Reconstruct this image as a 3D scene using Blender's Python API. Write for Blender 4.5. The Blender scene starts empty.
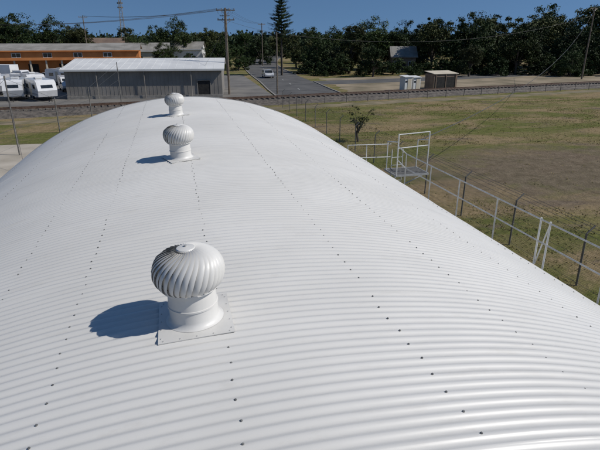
import bpy, math, random
import numpy as np
from mathutils import Vector, Matrix, noise
random.seed(7); np.random.seed(7)
R=math.radians
scene=bpy.context.scene

# ---------------------------------------------------------------- materials
def mat(name,c1,c2=None,rough=.7,scale=3.0,metal=0.0,bump=0.0,bscale=None,detail=6,spec=.5,island=False,coat=0,lo=.35,hi=.65):
    m=bpy.data.materials.new(name); m.use_nodes=True
    nt=m.node_tree; n=nt.nodes; l=nt.links
    b=n['Principled BSDF']
    b.inputs['Roughness'].default_value=rough; b.inputs['Metallic'].default_value=metal
    b.inputs['Specular IOR Level'].default_value=spec
    if coat: b.inputs['Coat Weight'].default_value=coat; b.inputs['Coat Roughness'].default_value=.08
    if c2 is None: c2=tuple(x*.8 for x in c1)
    tc=n.new('ShaderNodeTexCoord')
    nz=n.new('ShaderNodeTexNoise'); nz.inputs['Scale'].default_value=scale; nz.inputs['Detail'].default_value=detail
    l.new(tc.outputs['Object'],nz.inputs['Vector'])
    r=n.new('ShaderNodeValToRGB')
    r.color_ramp.elements[0].position=lo; r.color_ramp.elements[1].position=hi
    r.color_ramp.elements[0].color=(*c1,1); r.color_ramp.elements[1].color=(*c2,1)
    if island:
        g=n.new('ShaderNodeNewGeometry')
        mx=n.new('ShaderNodeMath'); mx.operation='MULTIPLY_ADD'
        l.new(g.outputs['Random Per Island'],mx.inputs[0]); mx.inputs[1].default_value=.35
        l.new(nz.outputs['Fac'],mx.inputs[2])
        r.color_ramp.elements[0].position=lo+.1; r.color_ramp.elements[1].position=hi+.25
        l.new(mx.outputs[0],r.inputs['Fac'])
        oi=n.new('ShaderNodeObjectInfo');mr=n.new('ShaderNodeMapRange')
        mr.inputs['To Min'].default_value=.6;mr.inputs['To Max'].default_value=1.35
        l.new(oi.outputs['Random'],mr.inputs['Value'])
        hs=n.new('ShaderNodeHueSaturation');l.new(mr.outputs['Result'],hs.inputs['Value']);l.new(r.outputs['Color'],hs.inputs['Color'])
        l.new(hs.outputs['Color'],b.inputs['Base Color'])
    else:
        l.new(nz.outputs['Fac'],r.inputs['Fac'])
        l.new(r.outputs['Color'],b.inputs['Base Color'])
    if bump:
        nb=n.new('ShaderNodeTexNoise'); nb.inputs['Scale'].default_value=bscale or scale*4; nb.inputs['Detail'].default_value=4
        l.new(tc.outputs['Object'],nb.inputs['Vector'])
        bp=n.new('ShaderNodeBump'); bp.inputs['Strength'].default_value=bump; bp.inputs['Distance'].default_value=.05
        l.new(nb.outputs['Fac'],bp.inputs['Height']); l.new(bp.outputs['Normal'],b.inputs['Normal'])
    return m

M={}
def roof_mat():
    m=mat('roof_paint',(.615,.60,.565),(.665,.65,.615),rough=.38,scale=.7,spec=.5,detail=9)
    nt=m.node_tree;n=nt.nodes;l=nt.links;b=n['Principled BSDF']
    b.inputs['Coat Weight'].default_value=.18;b.inputs['Coat Roughness'].default_value=.28
    tc=n.new('ShaderNodeTexCoord')
    nz=n.new('ShaderNodeTexNoise');nz.inputs['Scale'].default_value=2.6;nz.inputs['Detail'].default_value=10;nz.inputs['Roughness'].default_value=.7
    l.new(tc.outputs['Object'],nz.inputs['Vector'])
    mr=n.new('ShaderNodeMapRange');mr.inputs['From Min'].default_value=.3;mr.inputs['From Max'].default_value=.7
    mr.inputs['To Min'].default_value=.31;mr.inputs['To Max'].default_value=.48
    l.new(nz.outputs['Fac'],mr.inputs['Value']);l.new(mr.outputs['Result'],b.inputs['Roughness'])
    n2=n.new('ShaderNodeTexNoise');n2.inputs['Scale'].default_value=9;n2.inputs['Detail'].default_value=10;n2.inputs['Roughness'].default_value=.75
    mp=n.new('ShaderNodeMapping');mp.inputs['Scale'].default_value=(.25,1,.25)
    l.new(tc.outputs['Object'],mp.inputs['Vector']);l.new(mp.outputs['Vector'],n2.inputs['Vector'])
    r2=n.new('ShaderNodeMapRange');r2.inputs['From Min'].default_value=.55;r2.inputs['From Max'].default_value=.8;r2.inputs['To Min'].default_value=0;r2.inputs['To Max'].default_value=.6
    l.new(n2.outputs['Fac'],r2.inputs['Value'])
    mx=n.new('ShaderNodeMixRGB');mx.inputs['Color2'].default_value=(.49,.465,.42,1)
    src=b.inputs['Base Color'].links[0].from_socket
    l.new(r2.outputs['Result'],mx.inputs['Fac']);l.new(src,mx.inputs['Color1']);l.new(mx.outputs['Color'],b.inputs['Base Color'])
    return m
M['roof']=roof_mat()
M['vent']=mat('vent_paint',(.62,.605,.57),(.69,.675,.64),rough=.42,scale=5)
M['ventin']=mat('vent_inner',(.55,.54,.51),(.62,.61,.58),rough=.6)
M['screw']=mat('screw_head',(.11,.11,.11),(.22,.22,.21),rough=.5,scale=40)
M['pscrew']=mat('painted_screw',(.36,.36,.35),(.46,.46,.45),rough=.5,scale=40)
M['plate']=mat('flashing_paint',(.60,.585,.55),(.67,.655,.62),rough=.42,scale=6)
M['galv']=mat('galvanised',(.34,.345,.34),(.48,.485,.48),rough=.5,metal=.3,scale=8)
M['grate']=mat('deck_grating',(.16,.16,.155),(.24,.24,.235),rough=.7,scale=8)
M['whitepipe']=mat('white_pipe',(.56,.56,.54),(.68,.68,.66),rough=.45,scale=5)
M['wire']=mat('wire',(.05,.05,.05),(.09,.09,.09),rough=.6)
M['fwire']=mat('fence_wire',(.16,.16,.16),(.25,.25,.24),rough=.5,metal=.5)
M['fpost']=mat('fence_post',(.12,.11,.10),(.2,.19,.17),rough=.6,scale=6)
M['wood']=mat('pole_wood',(.12,.095,.07),(.2,.165,.13),rough=.9,scale=4)
M['bark']=mat('bark',(.05,.042,.032),(.10,.08,.06),rough=.95,scale=5)
M['leafA']=mat('leaf_dark',(.012,.026,.007),(.045,.072,.020),rough=.6,scale=.35,island=True,spec=.2)
M['leafB']=mat('leaf_olive',(.022,.032,.010),(.085,.095,.032),rough=.6,scale=.35,island=True,spec=.2)
M['leafC']=mat('leaf_bright',(.020,.036,.009),(.075,.105,.026),rough=.6,scale=.35,island=True,spec=.2)
M['leafF']=mat('leaf_far',(.018,.032,.015),(.05,.072,.035),rough=.7,scale=.1,island=True,spec=.1)
M['pine']=mat('pine_needles',(.010,.022,.010),(.035,.055,.022),rough=.6,scale=1,island=True,spec=.2)
M['grass']=mat('grass_blades',(.11,.105,.032),(.27,.215,.10),rough=.8,scale=.16,island=True,spec=.1)
M['asphalt']=mat('asphalt',(.07,.068,.066),(.115,.112,.107),rough=.9,scale=.4,bump=.3,bscale=30)
M['asphalt2']=mat('old_bitumen',(.12,.113,.105),(.19,.178,.16),rough=.9,scale=.25,bump=.3,bscale=20)
M['conc']=mat('concrete',(.34,.30,.24),(.46,.41,.34),rough=.9,scale=.5,bump=.2,bscale=15)
M['dirt']=mat('tan_dirt',(.15,.125,.075),(.32,.255,.175),rough=.95,scale=.22,bump=.4,bscale=5,detail=10)
M['track']=mat('worn_track',(.13,.115,.055),(.24,.19,.12),rough=.95,scale=.5,bump=.4,bscale=5,detail=10)
M['ballast']=mat('ballast',(.06,.052,.045),(.14,.12,.10),rough=.95,scale=2.5,bump=.8,bscale=9)
M['rail']=mat('rail_steel',(.12,.07,.045),(.22,.15,.11),rough=.5,metal=.5,scale=4)
M['sleeper']=mat('sleeper',(.12,.105,.09),(.2,.175,.15),rough=.9)
M['line']=mat('road_line',(.4,.4,.38),(.58,.58,.55),rough=.8,scale=3)
M['kerb']=mat('kerb_concrete',(.22,.205,.18),(.32,.30,.27),rough=.9)
M['greywall']=mat('grey_wall',(.20,.185,.165),(.27,.25,.225),rough=.85,scale=.5)
M['whiteroof']=mat('white_roof',(.60,.60,.59),(.72,.72,.70),rough=.5,scale=.4)
M['greyroof']=mat('grey_roof',(.20,.19,.17),(.30,.285,.26),rough=.8,scale=.4,spec=.2)
M['redroof']=mat('brown_roof',(.13,.09,.07),(.2,.14,.10),rough=.8,scale=.4)
M['orange']=mat('orange_wall',(.50,.17,.045),(.60,.23,.07),rough=.8,scale=.5)
M['brick']=mat('red_brick',(.30,.11,.06),(.38,.16,.09),rough=.9,scale=2)
M['cream']=mat('cream_wall',(.50,.44,.34),(.60,.54,.43),rough=.8,scale=.6)
M['white']=mat('white_paint',(.62,.62,.61),(.74,.74,.73),rough=.45,scale=.6)
M['glass']=mat('dark_glass',(.015,.018,.02),(.03,.035,.04),rough=.08,spec=.7)
M['dark']=mat('dark_opening',(.012,.012,.012),(.03,.028,.025),rough=.9)
M['tyre']=mat('tyre',(.02,.02,.02),(.035,.035,.035),rough=.9)
M['carwhite']=mat('car_white',(.66,.66,.66),(.73,.73,.73),rough=.25,coat=.6)
M['carsilver']=mat('car_silver',(.38,.39,.40),(.44,.45,.46),rough=.3,metal=.4,coat=.6)
M['cargreen']=mat('car_green',(.03,.10,.07),(.04,.13,.09),rough=.3,coat=.6)
M['lamp']=mat('tail_lamp',(.5,.04,.02),(.6,.05,.03),rough=.3)
M['sand']=mat('sand_heap',(.33,.27,.19),(.44,.37,.27),rough=.95,scale=1)
M['brownshed']=mat('brown_shed',(.17,.12,.085),(.25,.18,.13),rough=.8,scale=1)

def ground_mat():
    m=bpy.data.materials.new('ground_grass'); m.use_nodes=True
    nt=m.node_tree;n=nt.nodes;l=nt.links;b=n['Principled BSDF']
    b.inputs['Roughness'].default_value=.95; b.inputs['Specular IOR Level'].default_value=.1
    tc=n.new('ShaderNodeTexCoord')
    def nz(s,d=6,off=0,dist=0,sc=(1,1,1)):
        x=n.new('ShaderNodeTexNoise');x.inputs['Scale'].default_value=s;x.inputs['Detail'].default_value=d
        x.inputs['Distortion'].default_value=dist;x.inputs['Roughness'].default_value=.65
        mp=n.new('ShaderNodeMapping');mp.inputs['Location'].default_value=(off,off*1.7,0);mp.inputs['Scale'].default_value=sc
        l.new(tc.outputs['Object'],mp.inputs['Vector']);l.new(mp.outputs['Vector'],x.inputs['Vector']);return x
    def ramp(src,p0,p1,c0,c1):
        r=n.new('ShaderNodeValToRGB');r.color_ramp.elements[0].position=p0;r.color_ramp.elements[1].position=p1
        r.color_ramp.elements[0].color=(*c0,1);r.color_ramp.elements[1].color=(*c1,1);l.new(src,r.inputs['Fac']);return r
    def mix(f,a,bb):
        x=n.new('ShaderNodeMixRGB');l.new(f,x.inputs['Fac']);l.new(a,x.inputs['Color1']);l.new(bb,x.inputs['Color2']);return x
    g=ramp(nz(2.2,10).outputs['Fac'],.3,.7,(.075,.088,.022),(.165,.165,.052))
    s=ramp(nz(3.1,10,5).outputs['Fac'],.3,.7,(.17,.128,.062),(.33,.25,.145))
    f1=ramp(nz(.16,10,11,.8,(.6,1.4,1)).outputs['Fac'],.44,.58,(0,0,0),(1,1,1))
    a=mix(f1.outputs['Color'],g.outputs['Color'],s.outputs['Color'])
    e=ramp(nz(1.5,10,9).outputs['Fac'],.35,.7,(.115,.088,.062),(.21,.165,.12))
    f3=ramp(nz(.32,10,31,.4,(.7,1.4,1)).outputs['Fac'],.56,.66,(0,0,0),(.9,.9,.9))
    a2=mix(f3.outputs['Color'],a.outputs['Color'],e.outputs['Color'])
    sx=n.new('ShaderNodeMapping');sx.vector_type='POINT'
    sx.inputs['Location'].default_value=(-23.5/12,-25/8,0);sx.inputs['Scale'].default_value=(1/12,1/8,0)
    l.new(tc.outputs['Object'],sx.inputs['Vector'])
    ln=n.new('ShaderNodeVectorMath');ln.operation='LENGTH';l.new(sx.outputs['Vector'],ln.inputs[0])
    ad=n.new('ShaderNodeMath');ad.operation='MULTIPLY_ADD';l.new(nz(.6,10,3).outputs['Fac'],ad.inputs[0]);ad.inputs[1].default_value=1.5
    l.new(ln.outputs['Value'],ad.inputs[2])
    dv=n.new('ShaderNodeMath');dv.operation='MULTIPLY';dv.inputs[1].default_value=.5;l.new(ad.outputs[0],dv.inputs[0])
    f2=ramp(dv.outputs[0],.62,.92,(.88,.88,.88),(0,0,0))
    c=mix(f2.outputs['Color'],a2.outputs['Color'],e.outputs['Color'])
    l.new(c.outputs['Color'],b.inputs['Base Color'])
    bp=n.new('ShaderNodeBump');bp.inputs['Strength'].default_value=.8;bp.inputs['Distance'].default_value=.12
    l.new(nz(5,8,2).outputs['Fac'],bp.inputs['Height']);l.new(bp.outputs['Normal'],b.inputs['Normal'])
    return m
M['ground']=ground_mat()

# ---------------------------------------------------------------- mesh builder
class MB:
    def __init__(s): s.v=[];s.f=[];s.mi=[];s.mats=[]
    def m(s,k):
        if k not in s.mats: s.mats.append(k)
        return s.mats.index(k)
    def add(s,vs,fs,k):
        o=len(s.v); i=s.m(k)
        s.v+= [tuple(p) for p in vs]
        for f in fs: s.f.append(tuple(o+j for j in f)); s.mi.append(i)
    def box(s,c,d,k,rot=0):
        cx,cy,cz=c;dx,dy,dz=d[0]/2,d[1]/2,d[2]/2
        ca,sa=math.cos(rot),math.sin(rot);vs=[]
        for z in(-dz,dz):
            for x,y in((-dx,-dy),(dx,-dy),(dx,dy),(-dx,dy)):
                vs.append((cx+x*ca-y*sa,cy+x*sa+y*ca,cz+z))
        s.add(vs,[(3,2,1,0),(4,5,6,7),(0,1,5,4),(1,2,6,5),(2,3,7,6),(3,0,4,7)],k)
    def tube(s,a,b,r,k,n=8,r2=None,cap=True):
        a=Vector(a);b=Vector(b);d=b-a
        if d.length<1e-6:return
        r2=r if r2 is None else r2
        q=d.to_track_quat('Z','Y');vs=[]
        for p,rr in((a,r),(b,r2)):
            for i in range(n):
                t=2*math.pi*i/n;vs.append(tuple(p+q@Vector((rr*math.cos(t),rr*math.sin(t),0))))
        fs=[(i,(i+1)%n,n+(i+1)%n,n+i) for i in range(n)]
        if cap: fs+=[tuple(range(n-1,-1,-1)),tuple(range(n,2*n))]
        s.add(vs,fs,k)
    def path(s,pts,r,k,n=6):
        for a,b in zip(pts[:-1],pts[1:]): s.tube(a,b,r,k,n)
    def prism(s,prof,x0,x1,k):
        n=len(prof)
        vs=[(x0,y,z) for y,z in prof]+[(x1,y,z) for y,z in prof]
        fs=[(i,(i+1)%n,n+(i+1)%n,n+i) for i in range(n)]+[tuple(range(n-1,-1,-1)),tuple(range(n,2*n))]
        s.add(vs,fs,k)
    def lathe(s,prof,k,n=40,c=(0,0,0)):
        vs=[];m_=len(prof)
        for r,z in prof:
            for i in range(n):
                t=2*math.pi*i/n;vs.append((c[0]+r*math.cos(t),c[1]+r*math.sin(t),c[2]+z))
        fs=[]
        for j in range(m_-1):
            for i in range(n): fs.append((j*n+i,j*n+(i+1)%n,(j+1)*n+(i+1)%n,(j+1)*n+i))
        s.add(vs,fs,k)
    def obj(s,name,parent=None,smooth=False,loc=None,rot=0,angle=None):
        me=bpy.data.meshes.new(name);me.from_pydata(s.v,[],s.f)
        for k in s.mats: me.materials.append(M[k])
        me.polygons.foreach_set('material_index',s.mi)
        if smooth: me.polygons.foreach_set('use_smooth',[True]*len(s.f))
        me.update()
        o=bpy.data.objects.new(name,me);scene.collection.objects.link(o)
        if smooth and angle:
            try: me.set_sharp_from_angle(angle=R(angle))
            except Exception: pass
        if loc: o.location=loc
        if rot: o.rotation_euler.z=rot
        if parent: o.parent=parent
        return o
def empty(name,loc=(0,0,0),rot=0):
    e=bpy.data.objects.new(name,None);e.location=loc;e.rotation_euler.z=rot;e.empty_display_size=.5
    scene.collection.objects.link(e);return e
def inst(name,me,loc,rot=0,sc=(1,1,1),parent=None):
    o=bpy.data.objects.new(name,me);o.location=loc;o.rotation_euler.z=rot;o.scale=sc
    scene.collection.objects.link(o)
    if parent:o.parent=parent
    return o
# the neighbourhood's street grid is turned 13.9 degrees from the shed axis
CA,SA=math.cos(R(13.9)),math.sin(R(13.9))
def G(a,b,z=0): return (CA*a+SA*b, CA*b-SA*a, z)

# ---------------------------------------------------------------- ground
mb=MB(); mb.add([(-2500,-600,0),(2500,-600,0),(2500,3500,0),(-2500,3500,0)],[(0,1,2,3)],'ground'); mb.obj('ground')
def sheet(name,pts,k,z):
    mb=MB();mb.add([(x,y,z) for x,y in pts],[tuple(range(len(pts)))],k);return mb.obj(name)
sheet('concrete_apron',[(-60,4),(-6.6,4),(-6.6,41),(-60,44)],'conc',.006)
sheet('yard_pavement',[(-70,64),(-1,66.3),(9,67.5),(13.5,68),(15,112),(-60,128),(-80,110)],'asphalt2',.006)
def ragged(name,pts,k,z,amp=1.2,step=2.0):
    out=[]
    for i in range(len(pts)):
        a=Vector(pts[i]);b=Vector(pts[(i+1)%len(pts)]);n=max(1,int((b-a).length/step))
        for j in range(n):
            p=a.lerp(b,j/n);out.append((p.x+random.gauss(0,amp*.4),p.y+random.gauss(0,amp*.4)))
    return sheet(name,out,k,z)
ragged('dirt_lot',[(25.5,71.5),(140,90),(150,104),(90,116),(60,102),(28.4,99)],'dirt',.006)
def railY(x): return 62.7+.158*(x-9)
e=empty('railway_track')
mb=MB()
N=280;prof=[(-3.2,0),(-1.7,.45),(1.7,.45),(3.2,0)]
vs=[];fs=[]
for i in range(N+1):
    x=-120+280*i/N;y=railY(x)
    for j,(oy,oz) in enumerate(prof):
        vs.append((x,y+oy+random.uniform(-.2,.2),oz+(random.uniform(-.04,.04) if oz else 0)))
for i in range(N):
    for j in range(3): a=i*4+j; fs.append((a,a+4,a+5,a+1))
mb.add(vs,fs,'ballast');mb.obj('ballast',e)
mb=MB();ang=math.atan(.158)
x=-60
while x<120:
    mb.box((x,railY(x),.5),(.24,2.1,.14),'sleeper',ang);x+=.68
mb.obj('sleepers',e)
mb=MB()
for o in(-.535,.535): mb.box((20,railY(20)+o,.65),(280*1.01,.07,.15),'rail',ang)
mb.obj('rails',e)
def ribbon(c,w,k,z,jit=0):
    vs=[];fs=[]
    for i,(x,y) in enumerate(c):
        a=Vector(c[max(0,i-1)]);b=Vector(c[min(len(c)-1,i+1)]);d=(b-a).normalized();nrm=Vector((d.y,-d.x))
        w1=w/2+random.gauss(0,jit);w2=w/2+random.gauss(0,jit)
        vs+=[(x-nrm.x*w1,y-nrm.y*w1,z),(x+nrm.x*w2,y+nrm.y*w2,z)]
    for i in range(len(c)-1): fs.append((2*i,2*i+1,2*i+3,2*i+2))
    mb=MB();mb.add(vs,fs,k);return mb
ribbon([(x,railY(x)-6.2) for x in np.arange(-100,150,1.3)],2.6,'track',.005,.25).obj('access_track')
road=[(18.6,68.2),(19.2,78),(20.4,92),(21.5,110),(23.5,135),(27,160),(36,200),(60,260)]
ribbon(road,9.5,'asphalt',.012).obj('road')
cross=[(22,89),(34,90),(50,93),(70,98),(100,108),(150,128)]
ribbon(cross,7.5,'asphalt',.016).obj('road')
def offs(c,o):
    out=[]
    for i,(x,y) in enumerate(c):
        a=Vector(c[max(0,i-1)]);b=Vector(c[min(len(c)-1,i+1)]);d=(b-a).normalized();out.append((x+d.y*o,y-d.x*o))
    return out
mb=MB()
def subdiv(c,step=1.5):
    o=[]
    for a,b in zip(c[:-1],c[1:]):
        L=math.dist(a,b);n=max(1,int(L/step))
        for i in range(n): o.append((a[0]+(b[0]-a[0])*i/n,a[1]+(b[1]-a[1])*i/n))
    return o+[c[-1]]
sd=subdiv(road)
for i in range(0,len(sd)-2,6):
    a,b=sd[i],sd[i+1];an=math.atan2(b[1]-a[1],b[0]-a[0])
    mb.box(((a[0]+b[0])/2,(a[1]+b[1])/2,.018),(math.dist(a,b)*1.3,.11,.004),'line',an)
mb.obj('road_marking')
mb=MB()
for o in(-4.9,4.9):
    c=offs(road,o)
    for a,b in zip(c[:-1],c[1:]):
        if o>0 and 80<a[1]<100: continue
        an=math.atan2(b[1]-a[1],b[0]-a[0])
        mb.box(((a[0]+b[0])/2,(a[1]+b[1])/2,.06),(math.dist(a,b),.2,.12),'kerb',an)
mb.obj('kerb')

# ---------------------------------------------------------------- arched shed
CX,CZ,RR=.39,-2.1,7.9
AMP=.0068
Y0,Y1=-3.0,16.2
shed=empty('arched_shed')
PH=R(58);NA=110;pit=.0762;NP=12
ny=int((Y1-Y0)/pit*NP)
ys=np.linspace(Y0,Y1,ny+1);ph=np.linspace(-PH,PH,NA+1)
Yg,Pg=np.meshgrid(ys,ph,indexing='ij')
sheetid=np.floor(Yg/(pit*10))
rng=np.random.RandomState(3);tab=rng.rand(200,3)
si=(sheetid-sheetid.min()).astype(int)
off=tab[si,0]*.0016
wav=.0030*np.sin(Pg*9+tab[si,1]*6.3)*np.sin(Yg*2.1+1.3)+.0022*np.sin(Pg*23+Yg*.9+tab[si,2]*3)+.0014*np.sin(Pg*41-Yg*1.7+tab[si,1]*9)
lap=((Yg/(pit*10))%1.0)
rad=RR+AMP*np.cos(2*np.pi*Yg/pit)+off+wav+np.where(lap<.09,.0016,0)
X=CX+rad*np.sin(Pg);Z=CZ+rad*np.cos(Pg)
V=np.stack([X,Yg,Z],-1).reshape(-1,3)
ii,jj=np.meshgrid(np.arange(ny),np.arange(NA),indexing='ij')
a=(ii*(NA+1)+jj).ravel();F=np.stack([a,a+1,a+NA+2,a+NA+1],-1)
me=bpy.data.meshes.new('roof_sheeting')
me.vertices.add(len(V));me.vertices.foreach_set('co',V.ravel())
me.loops.add(F.size);me.loops.foreach_set('vertex_index',F.ravel())
me.polygons.add(len(F));me.polygons.foreach_set('loop_start',np.arange(len(F))*4)
me.polygons.foreach_set('use_smooth',np.ones(len(F),bool))
me.update(calc_edges=True);me.validate();me.materials.append(M['roof'])
o=bpy.data.objects.new('roof_sheeting',me);scene.collection.objects.link(o);o.parent=shed
mb=MB()
prof=[(CX+(RR-.05)*math.sin(t),CZ+(RR-.05)*math.cos(t)) for t in np.linspace(-PH,PH,40)]
xl,xr=prof[0][0]+.1,prof[-1][0]-.1
for yy in(Y0+.1,Y1-.15):
    vs=[(x,yy,z) for x,z in prof]+[(xr,yy,0),(xl,yy,0)]
    mb.add(vs,[tuple(range(len(vs)))],'greywall')
zw=prof[0][1]
for xx in(xl,xr): mb.box((xx,(Y0+Y1)/2,zw/2),(.12,Y1-Y0-.3,zw),'greywall')
mb.obj('walls',shed)
mb=MB()
P=[(CX+(RR+.012)*math.sin(t),CZ+(RR+.012)*math.cos(t)) for t in np.linspace(-PH,PH,90)]
Q=[(CX+(RR-.12)*math.sin(t),CZ+(RR-.12)*math.cos(t)) for t in np.linspace(-PH,PH,90)]
vs=[];fs=[]
for (px,pz),(qx,qz) in zip(P,Q): vs+=[(px,Y1-.06,pz),(px,Y1+.01,pz),(qx,Y1+.01,qz)]
for i in range(89):
    b=i*3;fs+=[(b,b+3,b+4,b+1),(b+1,b+4,b+5,b+2)]
mb.add(vs,fs,'roof');mb.obj('barge_flashing',shed,smooth=True,angle=40)
mb=MB()
rows=[-3.7,-2.65,-1.42,-.78,.18,1.27,2.15,3.1,4.1,5.1]
for ri,x in enumerate(rows):
    k=int(Y0/pit)
    while k*pit<Y1-.1:
        y=k*pit
        k+=2
        if random.random()<.04: continue
        xx=x+random.uniform(-.012,.012)
        if any(abs(xx-.02)<.26 and abs(y-vy)<.27 for vy in(2.91,7.67,12.3)): continue
        yj=y+random.uniform(-.004,.004)
        t=math.asin((xx-CX)/RR);n=Vector((math.sin(t),0,math.cos(t)))
        p=Vector((CX,yj,CZ))+n*(RR+AMP)
        mb.tube(p-n*.001,p+n*.002,.0072,'screw',10)
        mb.tube(p+n*.002,p+n*.006,.0046,'screw',6)
mb.obj('roofing_screws',shed)

# ---------------------------------------------------------------- turbine vents
def vent_mesh():
    mb=MB()
    mb.box((0,0,.010),(.46,.50,.005),'plate')
    for i in range(5):
        for sx,sy in((-1,0),(1,0),(0,-1),(0,1)):
            u=-.2+.1*i
            p=Vector((sx*.213 if sx else u, sy*.233 if sy else u, .012))
            mb.tube(p,p+Vector((0,0,.004)),.004,'pscrew',6)
    mb.lathe([(.185,.014),(.168,.022),(.158,.040),(.155,.05),(.155,.12),(.160,.122),(.160,.132),(.155,.134),(.150,.20),(.150,.225),(.165,.235),(.178,.24),(.178,.25),(.165,.252),(.15,.25)],'vent',48)
    mb.lathe([(.15,.24),(.172,.285),(.192,.34),(.187,.40),(.155,.455),(.085,.485),(.001,.49)],'ventin',40)
    N=34;NT=20;zc=.352;A=.226;B=.152
    for k in range(N):
        th0=2*math.pi*k/N;vs=[];fs=[]
        jt=random.gauss(0,.012);jr=1+random.gauss(0,.006)
        for i in range(NT+1):
            t=i/NT
            pol=R(11)+t*R(118)
            sp,cp=math.sin(pol),math.cos(pol)
            rr=A*abs(sp)**.82*jr;zz=B*(1 if cp>0 else -1)*abs(cp)**.9
            swirl=.62*(1-t)**1.6-.10*t+jt
            w=2*math.pi/N
            open_=min(1,max(.0,(t-.05)/.3))
            for j,(f,da) in enumerate(((1.0,0),(1.004,.3*w),(1-.02*open_,.7*w),(1-.068*open_-.008,1.12*w))):
                th=th0+swirl-da
                dz=-.003*j*(1-open_)
                vs.append((rr*f*math.cos(th),rr*f*math.sin(th),zc+zz*(1-.01*j*open_)+dz))
        for i in range(NT):
            for j in range(3):
                b=i*4+j;fs.append((b,b+4,b+5,b+1))
        mb.add(vs,fs,'vent')
    mb.lathe([(.062,zc+.142),(.055,zc+.152),(.03,zc+.157),(0.001,zc+.158)],'vent',32)
    mb.tube((0,0,zc+.155),(0,0,zc+.167),.009,'pscrew',8)
    mb.lathe([(.172,.252),(.178,.262),(.176,.278),(.165,.28)],'vent',40)
    return mb.obj('roof_turbine_ventilator',smooth=True,angle=40)
v0=vent_mesh();vm=v0.data
for i,(x,y) in enumerate([(.02,2.91),(.045,7.67),(.04,12.35)]):
    o=v0 if i==0 else inst('roof_turbine_ventilator',vm,(0,0,0))
    t=math.asin((x-CX)/RR)
    o.location=(x,y,CZ+(RR+AMP)*math.cos(t)-.003);o.rotation_euler=(0,t,[.0,.3,.55][i])

# ---------------------------------------------------------------- walkway and rails
wk=empty('side_walkway')
mb=MB()
XI=7.3
mb.box((7.04,9.0,2.70),(.56,15,.05),'grate')
for y in np.arange(2,17,2.4):
    mb.box((7.04,y,2.63),(.5,.06,.08),'galv')
    mb.tube((7.28,y,2.65),(7.28,y,0),.035,'galv',8)
mb.obj('deck',wk)
mb=MB()
for z in(3.93,3.45): mb.path([(XI,y,z) for y in(1.6,8.1,14.9)],.017,'galv',10)
for y in[1.6,3.3,5.0,6.6,8.1,8.38,9.9,11.6,13.2,14.9]:
    mb.tube((XI,y,2.7),(XI,y,3.93),.018,'galv',10)
mb.tube((XI,8.1,3.93),(XI+.02,8.38,2.9),.014,'whitepipe',8)
mb.tube((XI,8.1,2.7),(XI,8.1,3.97),.02,'whitepipe',8)
mb.tube((XI,8.38,2.7),(XI,8.38,3.97),.02,'whitepipe',8)
mb.obj('handrail',wk)
mb=MB()
def fr(a,b,r=.019): mb.tube(a,b,r,'whitepipe',10)
for z in(4.36,3.88): fr((7.5,16.0,z),(8.75,16.15,z+.03))
for x,y in((7.5,16.0),(8.75,16.15)): fr((x,y,2.9),(x,y,4.39),.022)
fr((7.5,16.9,2.9),(7.5,16.9,3.95));fr((8.75,17.0,2.9),(8.75,17.0,3.95))
fr((7.5,16.0,4.1),(7.5,16.9,3.95));fr((8.75,16.15,4.1),(8.75,17.0,3.95))
for z in(3.92,3.45): fr((5.9,16.75,z),(7.5,16.6,z),.016)
fr((5.9,16.75,2.3),(5.9,16.75,3.93),.016);fr((6.6,16.7,2.3),(6.6,16.7,3.92),.016)
for z in(3.93,3.45): fr((XI,14.9,z),(7.5,16.0,z+.02),.016)
# open bar grating on the landing
for y in np.arange(16.05,17.0,.06): mb.box((8.12,y,2.9),(1.28,.008,.03),'grate')
for x in np.arange(7.55,8.75,.3): mb.box((x,16.5,2.882),(.012,.98,.012),'grate')
for y in(16.02,17.0): mb.box((8.12,y,2.88),(1.3,.03,.07),'galv')
for x in(7.48,8.77): mb.box((x,16.51,2.88),(.03,1.0,.07),'galv')
for x,y in((7.5,16),(8.75,16.15)): mb.tube((x,y,2.88),(6.9,y,2.1),.02,'galv',8)
for dx in(-.22,.22): fr((8.0+dx,17.1,0),(8.0+dx,17.1,3.6),.016)
for z in np.arange(.3,3.5,.3): fr((7.78,17.1,z),(8.22,17.1,z),.011)
mb.obj('landing_guard_rail',wk)

# ---------------------------------------------------------------- fences
def chainlink(name,x,y0,y1,sp=3.5,h=1.8,crank=1):
    e=empty(name);mb=MB()
    ys_=list(np.arange(y0,y1,sp))
    top=[]
    for y in ys_:
        l=random.uniform(-.05,.05)
        mb.tube((x,y,0),(x+l,y,h),.034,'fpost',8)
        pts=[(x+l,y,h)]+[(x+l+crank*.35*math.sin(a)*.9,y,h+.3*math.sin(a)*.95) for a in(.35,.7,1.05)]
        mb.path(pts,.026,'fpost',6);top.append(pts)
    mb.obj('posts',e)
    mb=MB()
    for z in(.1,.95,1.78): mb.path([(x,y,z+random.uniform(-.02,.02)) for y in ys_],.005,'fwire',4)
    for j in(1,2,3): mb.path([p[j] for p in top],.006,'fwire',4)
    mb.obj('strands',e)
    mb=MB();st=.085
    A_,B_=ys_[0],ys_[-1];k=A_-h
    while k<B_:
        for sgn in(0,1):
            a0=max(k,A_);a1=min(k+h,B_)
            if a1>a0:
                z0,z1=a0-k,a1-k
                if sgn: z0,z1=h-z0,h-z1
                w=.003
                mb.add([(x,a0-w,z0),(x,a0+w,z0),(x,a1+w,z1),(x,a1-w,z1)],[(0,1,2,3)],'fwire')
        k+=st
    mb.obj('mesh',e)
chainlink('chain_link_fence',12.15,1.4,58)
mb=MB();pp=[]
for x in np.arange(12,110,3.0):
    y=railY(x)-4.0;h=1.15+random.uniform(-.08,.1)
    mb.tube((x,y,0),(x+random.uniform(-.06,.06),y,h),.045,'sleeper',6);pp.append((x,y))
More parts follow.
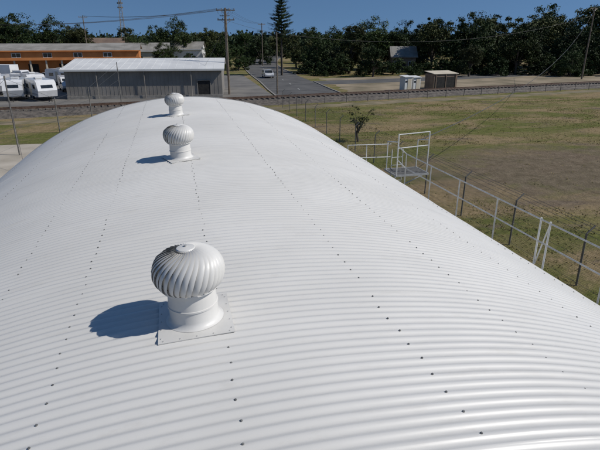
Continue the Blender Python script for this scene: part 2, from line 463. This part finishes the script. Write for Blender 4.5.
for z in(.35,.7,1.05): mb.path([(x,y,z) for x,y in pp],.006,'fwire',4)
mb.obj('rail_fence')
mb=MB()
L=[(-12.5,26,5.1),(-10.5,37.3,5.2),(-9.5,45.9,2.9),(-8,54,3.0),(-6.0,64.0,4.9)]
for x,y,h in L: mb.tube((x,y,0),(x,y,h),.055,'fpost',8,r2=.045)
for fz in(.35,.6,.8,.97): mb.path([(x,y,h*fz) for x,y,h in L],.010,'wire',4)
mb.path([(-10.5,37.3,5.0),(-17,41,0)],.01,'wire',4);mb.path([(-10.5,37.3,5.0),(-8.6,31,0)],.01,'wire',4)
mb.path([(-30,46,1.5),(-10.5,37.3,3.2)],.01,'wire',4);mb.path([(-30,46,1.0),(-10.5,37.3,2.2)],.01,'wire',4)
mb.obj('wire_fence')

# ---------------------------------------------------------------- poles and lines
def sag(a,b,s,n=14):
    a=Vector(a);b=Vector(b);o=[]
    for i in range(n+1):
        t=i/n;p=a.lerp(b,t);p.z-=s*4*t*(1-t);o.append(tuple(p))
    return o
def pole(x,y,h,arms=((.5,2.2),),rot=0,name='power_pole',r=.16):
    mb=MB();mb.tube((0,0,0),(0,0,h),r,'wood',10,r2=r*.65)
    for dz,w in arms:
        mb.box((0,.14,h-dz),(w,.1,.12),'wood')
        for u in(-.46,-.2,.2,.46):
            mb.tube((u*w,.14,h-dz+.06),(u*w,.14,h-dz+.24),.05,'greywall',6)
        mb.tube((-.3*w,.1,h-dz),(0,.05,h-dz-.6),.025,'galv',5);mb.tube((.3*w,.1,h-dz),(0,.05,h-dz-.6),.025,'galv',5)
    return mb.obj(name,loc=(x,y,0),rot=rot)
pole(7.8,73.2,11.3,((.3,2.5),(1.5,2.3)),rot=-.2)
pole(11.7,112,13.2,((.3,2.3),(1.4,2.0)),rot=-.2)
pole(14.6,72.5,8.3,(),r=.13,name='street_pole')
pole(77.5,85,13,((.4,2.4),),rot=.3)
pole(-43,98,10.5,((.4,2.2),),rot=.4)
pole(-21,150,13,((.4,2.2),),rot=.2)
pole(26,150,11.5,((.4,2.2),),rot=.2)
mb=MB()
for u in(-1.1,-.5,.5,1.1):
    mb.path(sag((7.8+u,73.2,11.2),(11.7+u,112,13.1),.8),.014,'wire',4)
    mb.path(sag((7.8+u,73.2,11.2),(-43,98+u,10.3),1.4),.014,'wire',4)
    mb.path(sag((11.7+u,112,13.1),(26+u,150,11.4),.8),.014,'wire',4)
    mb.path(sag((11.7+u,112,13.1),(-21,150+u,12.9),.8),.014,'wire',4)
mb.path(sag((7.8,73.2,9.8),(14.6,72.5,8.2),.2),.012,'wire',4)
mb.path(sag((14.6,72.5,8.1),(77.5,85,11.5),2.6,24),.014,'wire',4)
mb.path(sag((7.8,73.2,9.6),(4.5,71.5,4.0),.3),.012,'wire',4)
mb.obj('overhead_wire')
mb=MB()
mb.path(sag((8.75,17.0,3.9),(77.5,85,12.4),2.6,30),.018,'wire',5)
mb.obj('service_cable')
tx,ty,_=G(-66,200)
mb=MB();H=22
for i in range(11):
    z0,z1=H*i/11,H*(i+1)/11;w0,w1=1.1*(1-.75*i/11),1.1*(1-.75*(i+1)/11)
    c0=[(sx*w0,sy*w0,z0) for sx,sy in((-1,-1),(1,-1),(1,1),(-1,1))];c1=[(sx*w1,sy*w1,z1) for sx,sy in((-1,-1),(1,-1),(1,1),(-1,1))]
    for j in range(4):
        mb.tube(c0[j],c1[j],.09,'greywall',5);mb.tube(c0[j],c1[(j+1)%4],.05,'greywall',4);mb.tube(c1[j],c1[(j+1)%4],.05,'greywall',4)
for z in(18,19.5,21): mb.box((0,0,z),(2.0,.3,.5),'greywall')
mb.obj('lattice_tower',loc=(tx,ty,0))

# ---------------------------------------------------------------- buildings
def corr_roof(mb,x0,x1,y0,y1,ze,zr,k,ov=.4,seam=1.0):
    ym=(y0+y1)/2
    t=.08
    mb.add([(x0-ov,y0-ov,ze),(x1+ov,y0-ov,ze),(x1+ov,ym,zr),(x0-ov,ym,zr),(x0-ov,y0-ov,ze+t),(x1+ov,y0-ov,ze+t),(x1+ov,ym,zr+t),(x0-ov,ym,zr+t)],
      [(3,2,1,0),(4,5,6,7),(0,1,5,4),(1,2,6,5),(3,0,4,7)],k)
    mb.add([(x0-ov,y1+ov,ze),(x1+ov,y1+ov,ze),(x1+ov,ym,zr),(x0-ov,ym,zr),(x0-ov,y1+ov,ze+t),(x1+ov,y1+ov,ze+t),(x1+ov,ym,zr+t),(x0-ov,ym,zr+t)],
      [(0,1,2,3),(7,6,5,4),(1,0,4,5),(2,1,5,6),(0,3,7,4)],k)
    x=x0
    while x<x1:
        mb.tube((x,y0-ov,ze+t+.005),(x,ym,zr+t+.005),.015,k,4);x+=seam
def gable_building(name,a,b,L,D,H,HR,wall,roof,rot=0,opens=(),wins=(),extra=None,fascia='whiteroof'):
    x,y=a,b
    e=empty(name,(x,y,0),rot)
    mb=MB();x0,x1,y0,y1=-L/2,L/2,0,D
    vs=[(x0,y0,0),(x1,y0,0),(x1,y1,0),(x0,y1,0),(x0,y0,H),(x1,y0,H),(x1,y1,H),(x0,y1,H),(x0,D/2,HR-.02),(x1,D/2,HR-.02)]
    mb.add(vs,[(0,1,5,4),(2,3,7,6),(1,2,6,9,5),(3,0,4,8,7)],wall)
    mb.obj('walls',e)
    mb=MB();corr_roof(mb,x0,x1,y0,y1,H,HR,roof)
    mb.box(((x0+x1)/2,y0-.46,H-.06),(L+.8,.1,.2),fascia);mb.obj('roof',e)
    mb=MB()
    for ox,w,h in opens:
        mb.box((ox,-.02,h/2),(w,.06,h),'dark');mb.box((ox,-.05,h+.06),(w+.2,.08,.12),wall)
        for s in(-1,1): mb.box((ox+s*(w/2+.05),-.05,h/2),(.1,.08,h),wall)
    for ox,oz,w,h in wins:
        mb.box((ox,-.03,oz),(w,.05,h),'glass')
        mb.box((ox,-.05,oz+h/2+.04),(w+.16,.09,.08),'white');mb.box((ox,-.06,oz-h/2-.04),(w+.16,.11,.08),'white')
        for s in(-1,0,1): mb.box((ox+s*(w/2+(.04 if s else 0)),-.05,oz),(.07,.08,h),'white')
    if opens or wins: mb.obj('openings',e)
    if extra: extra(e)
    return e
def gx(e):
    mb=MB()
    for x in np.arange(-9.5,9.6,.5): mb.box((x,-.01,1.8),(.03,.02,3.6),'greywall')
    mb.box((0,-.1,.2),(20,.14,.4),'kerb')
    for x in(-6,0,6): mb.tube((x,-.35,.1),(x,-.35,3.55),.05,'greywall',6)
    mb.obj('wall_ribs',e)
gable_building('grey_warehouse',-3.4,71.0,20,14,3.65,4.75,'greywall','whiteroof',rot=-.12,opens=((7.6,1.6,2.2),),extra=gx)
def ox(e):
    mb=MB()
    for x in np.arange(-18,18.1,3.0): mb.box((x,-2.3,1.6),(.3,.3,3.2),'cream')
    mb.box((0,-1.3,3.3),(37.5,2.7,.14),'greyroof');mb.box((0,-2.7,3.45),(37.5,.12,.55),'orange')
    mb.obj('verandah',e)
gable_building('orange_shop_building',-25,121,37,14,5.0,6.3,'orange','greyroof',rot=.02,opens=tuple((x,2.0,2.4) for x in(-15,-9,-3,3,9,15)),wins=tuple((x,4.1,1.6,.8) for x in(-12,-6,0,6,12)),extra=ox,fascia='orange')
gable_building('brick_building',-54,112,20,13,6.2,7.6,'brick','redroof',rot=.05,opens=((-6,2,2.4),(3,2.4,2.6)),wins=((-2,4.6,1.6,1),(6,4.6,1.6,1),(7,1.6,1.6,1)),fascia='redroof')
gable_building('white_hall',-9,150,18,12,4.2,6.2,'cream','greyroof',wins=((-5,2,1.6,1),(0,2,1.6,1),(5,2,1.6,1)))
gable_building('timber_house',-20,178,12,9,5.0,7.5,'white','redroof',wins=((-3,3,1.4,1.2),(3,3,1.4,1.2)))
gable_building('timber_house',3,170,14,9,4.2,6.4,'white','greyroof',rot=-.2,wins=((-3,2.4,1.4,1.2),(3,2.4,1.4,1.2)))
x,y,_=G(24.3,123)
gable_building('cottage',x,y,5.5,6,3.4,5.6,'brownshed','greyroof',rot=-.3,wins=((-1.6,1.9,.9,.9),(1.6,1.9,.9,.9)),opens=((0,1,2.1),),fascia='greyroof')
def hut(name,x,y,w,d,h,k,rk,rot=0,door=True,sk=.3):
    e=empty(name,(x,y,0),rot);mb=MB()
    mb.box((0,d/2,h/2),(w,d,h),k);mb.obj('walls',e)
    mb=MB();mb.prism([(-.15,h+.01),(d+.15,h+sk),(d+.15,h+sk+.07),(-.15,h+.08)],-w/2-.12,w/2+.12,rk);mb.obj('roof',e)
    mb=MB()
    if door: mb.box((w*.15,-.02,.9),(.65,.05,1.8),'cream');mb.box((-w*.3,-.02,h*.7),(.3,.04,.25),'glass')
    else:
        mb.box((0,-.02,h*.45),(w*.8,.05,h*.75),'dark')
        for u in(-.42,0,.42): mb.box((u*w,-.06,h*.5),(.1,.1,h),'brownshed')
    mb.obj('door',e)
hut('signal_hut',34.5,71.6,1.2,1.5,2.0,'white','whiteroof',.1,sk=.15)
hut('signal_hut',36.05,71.9,1.2,1.5,1.9,'white','whiteroof',.1,sk=.15)
hut('open_shelter',41.2,72.6,4.2,2.5,2.3,'brownshed','cream',.1,door=False)
mb=MB()
vs=[];fs=[];n=36;NR=14
for r_ in range(NR):
    for i in range(n):
        t=2*math.pi*i/n;q=r_/(NR-1);rad_=5.0*q*(1+.15*math.sin(3*t)+.08*math.sin(7*t))
        vx,vy=rad_*math.cos(t)*1.5,rad_*math.sin(t)
        vs.append((vx,vy,max(0,2.0*(1-q)**.9*(.7+.5*noise.noise(Vector((vx*.5,vy*.5,2)))) +.25*noise.noise(Vector((vx*1.5,vy*1.5,0)))*(1-q))))
for r_ in range(NR-1):
    for i in range(n): fs.append((r_*n+i,(r_+1)*n+i,(r_+1)*n+(i+1)%n,r_*n+(i+1)%n))
mb.add(vs,fs,'sand');mb.obj('sand_heap',smooth=True,loc=(84,101,0))

# ---------------------------------------------------------------- vehicles
def wheels(mb,xs,ysr,r):
    for x in xs:
        for y in ysr:
            mb.tube((x-.1,y,r),(x+.1,y,r),r,'tyre',16);s=1 if x>0 else -1
            mb.tube((x+.1*s,y,r),(x+.115*s,y,r),r*.58,'carsilver',12)
def car_mesh(paint):
    mb=MB();w=.88
    body=[(-2.15,.35),(-2.2,.62),(-2.12,.86),(-1.3,.95),(1.55,.98),(2.12,.9),(2.2,.6),(2.15,.32),(1.75,.28),(-1.8,.28)]
    mb.prism(body,-w,w,paint)
    cab=[(-1.25,.955),(-.45,1.42),(1.0,1.44),(1.85,.985)]
    mb.prism(cab,-w+.08,w-.08,'glass')
    mb.prism([(-.42,1.425),(.98,1.445),(.94,1.485),(-.36,1.465)],-w+.06,w-.06,paint)
    for y0,z0,y1,z1 in((-1.25,.95,-.42,1.43),(1.85,.98,1.0,1.45),(.25,.96,.25,1.44)):
        for s in(-1,1): mb.tube((s*(w-.07),y0,z0),(s*(w-.07),y1,z1),.035,paint,5)
    for s in(-1,1):
        mb.box((s*.65,-2.19,.68),(.35,.05,.14),'white');mb.box((s*.65,2.19,.74),(.35,.05,.16),'lamp')
        mb.box((s*(w+.08),-.85,1.0),(.14,.1,.1),paint)
    wheels(mb,(-.8,.8),(-1.35,1.35),.32);return mb
def van_mesh(paint):
    mb=MB();w=.95
    mb.prism([(-2.5,.4),(-2.55,.85),(-2.3,1.1),(-1.55,1.95),(-1.3,2.08),(2.4,2.12),(2.5,1.95),(2.52,.4)],-w,w,paint)
    mb.add([(-w+.12,-2.245,1.15),(w-.12,-2.245,1.15),(w-.16,-1.63,1.87),(-w+.16,-1.63,1.87)],[(0,1,2,3)],'glass')
    for s in(-1,1):
        mb.box((s*(w+.003),-1.3,1.5),(.012,.8,.5),'glass');mb.box((s*(w+.003),.4,1.55),(.012,1.6,.45),'glass')
        mb.box((s*.7,-2.53,.8),(.35,.05,.2),'white');mb.box((s*.82,2.52,1.0),(.12,.04,.4),'lamp')
        mb.box((s*(w+.1),-1.75,1.3),(.16,.1,.25),'dark')
    mb.box((0,2.515,1.55),(1.4,.02,.5),'glass')
    mb.box((0,-2.56,.48),(1.8,.08,.16),'dark')
    wheels(mb,(-.87,.87),(-1.6,1.55),.35);return mb
def caravan_mesh():
    mb=MB();w=1.15
    mb.prism([(-2.7,.55),(-2.95,1.3),(-2.6,2.3),(-2.2,2.55),(2.3,2.6),(2.65,2.4),(2.8,1.4),(2.65,.55)],-w,w,'carwhite')
    for s in(-1,1):
        for y in(-1.5,1.3): mb.box((s*(w+.003),y,1.7),(.015,1.0,.55),'glass')
        mb.box((s*(w+.003),0,1.4),(.014,.65,1.6),'cream');mb.box((s*(w+.003),0,.85),(.012,5.0,.16),'carsilver')
    mb.add([(-.7,-2.86,1.6),(.7,-2.86,1.6),(.7,-2.72,1.98),(-.7,-2.72,1.98)],[(0,1,2,3)],'glass')
    mb.tube((-.6,-2.6,.5),(0,-4.1,.5),.05,'dark',6);mb.tube((.6,-2.6,.5),(0,-4.1,.5),.05,'dark',6);mb.tube((0,-3.9,0),(0,-3.9,.55),.04,'dark',6)
    mb.box((0,.3,2.68),(.8,.8,.14),'white')
    wheels(mb,(-1.05,1.05),(-.1,.6),.33);return mb
def truck_mesh():
    mb=MB()
    mb.box((0,1.2,2.0),(2.3,5.2,2.4),'white');mb.box((0,.6,.65),(1.0,7.0,.25),'dark')
    mb.prism([(-3.5,.5),(-3.6,1.2),(-3.35,2.1),(-3.1,2.3),(-1.7,2.3),(-1.7,.5)],-1.05,1.05,'carwhite')
    mb.add([(-.95,-3.6,1.28),(.95,-3.6,1.28),(.9,-3.37,2.05),(-.9,-3.37,2.05)],[(0,1,2,3)],'glass')
    for s in(-1,1): mb.box((s*1.055,-2.6,1.65),(.015,.9,.6),'glass')
    wheels(mb,(-.95,.95),(-2.6,2.3),.42);return mb
def place(name,builder,lst):
    me=None
    for x,y,r in lst:
        if me is None:
            o=builder.obj(name,loc=(x,y,.02),rot=r);me=o.data
        else: inst(name,me,(x,y,.02),r)
place('caravan',caravan_mesh(),[(-23.4,72.5,.6),(-19.8,74.5,.1),(-16.6,73.0,.5),(-27.2,73,.9),(-24,82,.1),(-28,83,-.3),(-32,84,.7),(-20,84.5,.4),(-36,87,.2),(-18,96,.9),(-33,96,.2)])
place('parked_van',van_mesh('carwhite'),[(-15.4,84.5,.3),(-23,92,1.4),(-29,94,.3),(-40,92,.2)])
place('box_truck',truck_mesh(),[(-27.5,100,1.2),(-40,98,.4)])
place('parked_car',car_mesh('carwhite'),[(-12.8,94,1.0),(19,104,0),(-22,106,1.5)])
place('parked_car',car_mesh('carsilver'),[(-14,105,1.5)])
place('parked_car',car_mesh('cargreen'),[(-15.8,101,.6)])

# ---------------------------------------------------------------- trees
def tree_mesh(name,H,W,leaf,seed,nclump=60,per=75,ls=.42,trunkh=.25,zlo=.2,nlobe=9):
    rnd=random.Random(seed);mb=MB()
    def U(a,b): return rnd.uniform(a,b)
    th=H*trunkh
    mb.tube((0,0,0),(U(-.2,.2),U(-.2,.2),th),H*.032,'bark',8,r2=H*.024)
    lobes=[]
    for i in range(nlobe):
        a=2*math.pi*i/nlobe*1.618*2+U(-.4,.4);q=U(0,1);z=H*(zlo+.62*q);rr=W*.5*U(.4,.74)*(1-.45*q*q)
        lobes.append((Vector((rr*math.cos(a),rr*math.sin(a),z)),W*U(.13,.22)))
    lobes.append((Vector((U(-1,1),U(-1,1),H*U(.8,.86))),W*U(.16,.24)))
    lobes.append((Vector((U(-.5,.5),U(-.5,.5),H*.55)),W*.28))
    for c,r in lobes:
        mid=Vector((c.x*.4,c.y*.4,th+max(0,(c.z-th))*.45))
        mb.tube((0,0,th*.8),mid,H*.014,'bark',6,r2=H*.009);mb.tube(mid,c,H*.009,'bark',5,r2=H*.003)
    cl=[]
    for i in range(nclump):
        c,r=lobes[rnd.randrange(len(lobes))]
        d=Vector((rnd.gauss(0,1),rnd.gauss(0,1),rnd.gauss(0,.8)));d.normalize()
        p=c+d*r*U(.5,1.2);p.z=max(H*.03,min(H*1.02,c.z+(p.z-c.z)*.85))
        cl.append((p,U(.35,1.15)*W*.07))
    vs=[];fs=[]
    for p,r in cl:
        m_=int(per*U(.4,1.3)*min(1,r/(W*.05)))
        for j in range(m_):
            d=Vector((rnd.gauss(0,1),rnd.gauss(0,1),rnd.gauss(0,.65)))
            if d.length>2.1: d*=2.1/d.length
            q=p+d*r*.62
            n_=Vector((rnd.gauss(0,1),rnd.gauss(0,1),rnd.gauss(.5,1))).normalized()
            t=n_.orthogonal().normalized();t.rotate(Matrix.Rotation(U(0,6.28),3,n_));b_=n_.cross(t)
            s_=ls*U(.5,1.15)
            o=len(vs)
            vs+=[tuple(q-t*s_),tuple(q+b_*s_*.45),tuple(q+t*s_),tuple(q-b_*s_*.45)]
            fs.append((o,o+1,o+2,o+3))
    mb.add(vs,fs,leaf)
    return mb.obj(name)
specs=[(12,14,'leafA',1,.12),(12,11,'leafB',2,.2),(12,15,'leafC',3,.1),(12,10,'leafA',4,.22),(12,13,'leafB',5,.15)]
P=[tree_mesh('tree',H,W,lf,s,nclump=160,per=105,ls=.27,zlo=zl) for H,W,lf,s,zl in specs]
used=[False]*len(P)
def put_tree(i,a,b,h,wscale=1.0):
    x,y=G(a,b)[:2]
    s=h/12.0
    r=random.uniform(0,6.28)
    if not used[i]:
        o=P[i];used[i]=True;o.location=(x,y,0);o.rotation_euler.z=r;o.scale=(s*wscale,s*wscale,s)
    else: inst('tree',P[i].data,(x,y,0),r,(s*wscale,s*wscale,s))
rt=[(4,122,9.6),(11,117,10.4),(19,135,11.8),(24,133,10.2),(31,124,12.2),(38,119,12.6),(45,130,12.4),(47,114,9.3),(53,120,11.3),
    (58,132,13.5),(62,118,11.6),(67,127,14.7),(72,119,12.2),(76,132,15.6),(81,120,14.2),(88,128,15.2),(92,117,13),(99,124,14),(34,140,13),(51,142,14),(69,145,15.5),(84,146,16),(8,135,9.5),(15,107,6.5),(35,108,6.8),(56,108,6.2),(-1,140,8.6),
    (41,124,11.2),(15,128,10.2),(64,140,14.5),(28,135,11.5),(75,112,8.2),(87,112,9.4),(66,110,7)]
for i,(a,b,h) in enumerate(rt): put_tree(i%5,a,b,h,random.uniform(.9,1.2))
lt=[(-108,160,12.5),(-95,152,13.5),(-84,158,14),(-76,166,13),(-66,160,12),(-56,175,11),(-104,140,9),(-50,190,11.5),(-40,170,12.8),(-32,186,11.5),(-25,165,9.6),(-18,178,10.5),(-12,158,9.4),(-46,150,8),(-6,172,10),(2,165,10),(-15,128,6.3),(-21,140,8),(-35,135,6.5),(-90,165,14.5),(-100,168,15)]
for i,(a,b,h) in enumerate(lt): put_tree((i*2+1)%5,a,b,h,random.uniform(.85,1.15))
rnd=random.Random(99);mb=MB();vs=[];fs=[]
for i in range(2600):
    b=rnd.uniform(215,420);a=rnd.uniform(-.85,.95)*b
    h=rnd.uniform(7,11.5)
    x,y,_=G(a,b)
    for j in range(36):
        dx,dy=max(-5,min(5,rnd.gauss(0,2.8))),max(-5,min(5,rnd.gauss(0,2.8)))
        hh=h*math.sqrt(max(.1,1-(dx*dx+dy*dy)/60))
        p=Vector((x+dx,y+dy,hh*rnd.uniform(.1,.95)))
        n_=Vector((rnd.gauss(0,1),rnd.gauss(0,1),rnd.gauss(.3,1))).normalized();t=n_.orthogonal().normalized();b_=n_.cross(t);s_=rnd.uniform(.5,1.2)
        o=len(vs);vs+=[tuple(p-t*s_),tuple(p+b_*s_*.7),tuple(p+t*s_),tuple(p-b_*s_*.7)];fs.append((o,o+1,o+2,o+3))
mb.add(vs,fs,'leafF');mb.obj('distant_trees')
o=tree_mesh('sapling',2.8,2.0,'leafB',21,nclump=60,per=40,ls=.06,trunkh=.3,zlo=.3);o.location=(13.6,36.3,0)
o=tree_mesh('shrub',2.6,5,'leafA',31,nclump=70,per=75,ls=.15,trunkh=.1,zlo=.05);sh=o.data;o.location=G(5,110)
for i in range(34):
    a=2+i*3.0+random.uniform(-1,1);b=113+random.uniform(-3,5);s=random.uniform(.7,1.5)
    inst('shrub',sh,G(a,b),a*3,(s,s,s*random.uniform(.7,1.3)))
for i in range(10): inst('shrub',sh,G(-14-i*7,135+random.uniform(-3,3)),i,(1.3,1.3,1.4))
# norfolk pine
rnd=random.Random(5);mb=MB();H=16.4
mb.tube((0,0,0),(0,0,H),.26,'bark',8,r2=.04)
z=7.6
while z<H-.1:
    q=(H-z)/(H-7.6);Lr=.3+3.0*q**.8
    if z<9.4: Lr*=.8
    for i in range(6):
        a=i*math.pi*2/6+rnd.uniform(-.2,.2)+z*2
        L_=Lr*rnd.uniform(.75,1.15);d=Vector((math.cos(a),math.sin(a),rnd.uniform(-.02,.2)))
        mb.tube((0,0,z),Vector((0,0,z))+d*L_,.035,'bark',4,r2=.01)
        vs=[];fs=[]
        for j in range(int(60*L_)+8):
            t=rnd.uniform(.1,1.08)**.8;p=Vector((0,0,z+.12*L_*t*t))+d*L_*t+Vector((rnd.gauss(0,.08),rnd.gauss(0,.08),rnd.gauss(0,.07)))
            sd_=Vector((-d.y,d.x,rnd.uniform(-.2,.6)))*rnd.choice((-1,1))*rnd.uniform(.12,.36)*(1.35-t)
            n_=Vector((rnd.gauss(0,.07),rnd.gauss(0,.07),rnd.uniform(.04,.1)))
            o=len(vs);vs+=[tuple(p),tuple(p+sd_*.5+n_),tuple(p+sd_*1.2+n_*1.6),tuple(p+sd_*.5-n_)];fs.append((o,o+1,o+2,o+3))
        mb.add(vs,fs,'pine')
    z+=.6
px,py,_=G(-3.9,112);mb.obj('norfolk_pine_tree',loc=(px,py,0))

# ---------------------------------------------------------------- grass tufts
rnd=random.Random(12);mb=MB();vs=[];fs=[]
for i in range(40000):
    u=rnd.random()**1.3
    x=rnd.uniform(8.8,55);y=2+u*56
    if y>railY(x)-7.5: continue
    if ((x-23.5)/11)**2+((y-25)/7.5)**2<1 and rnd.random()<.95: continue
    if noise.noise(Vector((x*.15,y*.15,0)))<-.02 and rnd.random()<.75: continue
    h=rnd.uniform(.02,.07)*(1+.9*max(0,noise.noise(Vector((x*.3,y*.3,4)))))
    for j in range(3):
        a=rnd.uniform(0,6.28);w=rnd.uniform(.015,.035);l=rnd.uniform(.03,.11)
        bx,by=x+rnd.gauss(0,.09),y+rnd.gauss(0,.09);o=len(vs)
        vs+=[(bx-w*math.sin(a),by+w*math.cos(a),0),(bx+w*math.sin(a),by-w*math.cos(a),0),(bx+l*math.cos(a),by+l*math.sin(a),h)];fs.append((o,o+1,o+2))
mb.add(vs,fs,'grass');mb.obj('grass')

# ---------------------------------------------------------------- light, sky, camera
az=math.atan2(.385,-.155);el=R(44.5)
sd=Vector((math.sin(az)*math.cos(el),math.cos(az)*math.cos(el),math.sin(el)))
sl=bpy.data.lights.new('sun','SUN');sl.energy=3.7;sl.angle=R(.5);sl.color=(1,.96,.90)
so=bpy.data.objects.new('sun',sl);so.rotation_euler=sd.to_track_quat('Z','Y').to_euler();so.location=(20,-10,30);scene.collection.objects.link(so)
w=bpy.data.worlds.new('World');scene.world=w;w.use_nodes=True
nt=w.node_tree;bg=nt.nodes['Background'];sk=nt.nodes.new('ShaderNodeTexSky');sk.sky_type='NISHITA';sk.sun_disc=False
sk.sun_elevation=el;sk.sun_rotation=az;sk.air_density=1.0;sk.dust_density=0.0;sk.ozone_density=3.0
# clear dry air: look up the sky a little above the true direction so haze does not whiten the horizon
tc=nt.nodes.new('ShaderNodeTexCoord');ad=nt.nodes.new('ShaderNodeVectorMath');ad.operation='ADD';ad.inputs[1].default_value=(0,0,.26)
nm=nt.nodes.new('ShaderNodeVectorMath');nm.operation='NORMALIZE'
hs=nt.nodes.new('ShaderNodeHueSaturation');hs.inputs['Saturation'].default_value=1.12
nt.links.new(tc.outputs['Generated'],ad.inputs[0]);nt.links.new(ad.outputs[0],nm.inputs[0]);nt.links.new(nm.outputs[0],sk.inputs['Vector'])
nt.links.new(sk.outputs['Color'],hs.inputs['Color']);nt.links.new(hs.outputs['Color'],bg.inputs['Color']);bg.inputs['Strength'].default_value=.08
cam=bpy.data.cameras.new('camera');cam.lens=30;cam.sensor_width=36;cam.clip_start=.05;cam.clip_end=6000
co=bpy.data.objects.new('camera',cam);co.location=(0,0,7.5);co.rotation_euler=(R(90-20.5),0,-R(13.9));scene.collection.objects.link(co);scene.camera=co
scene.view_settings.view_transform='Standard'
try: scene.view_settings.look='None'
except Exception: pass
scene.view_settings.exposure=0
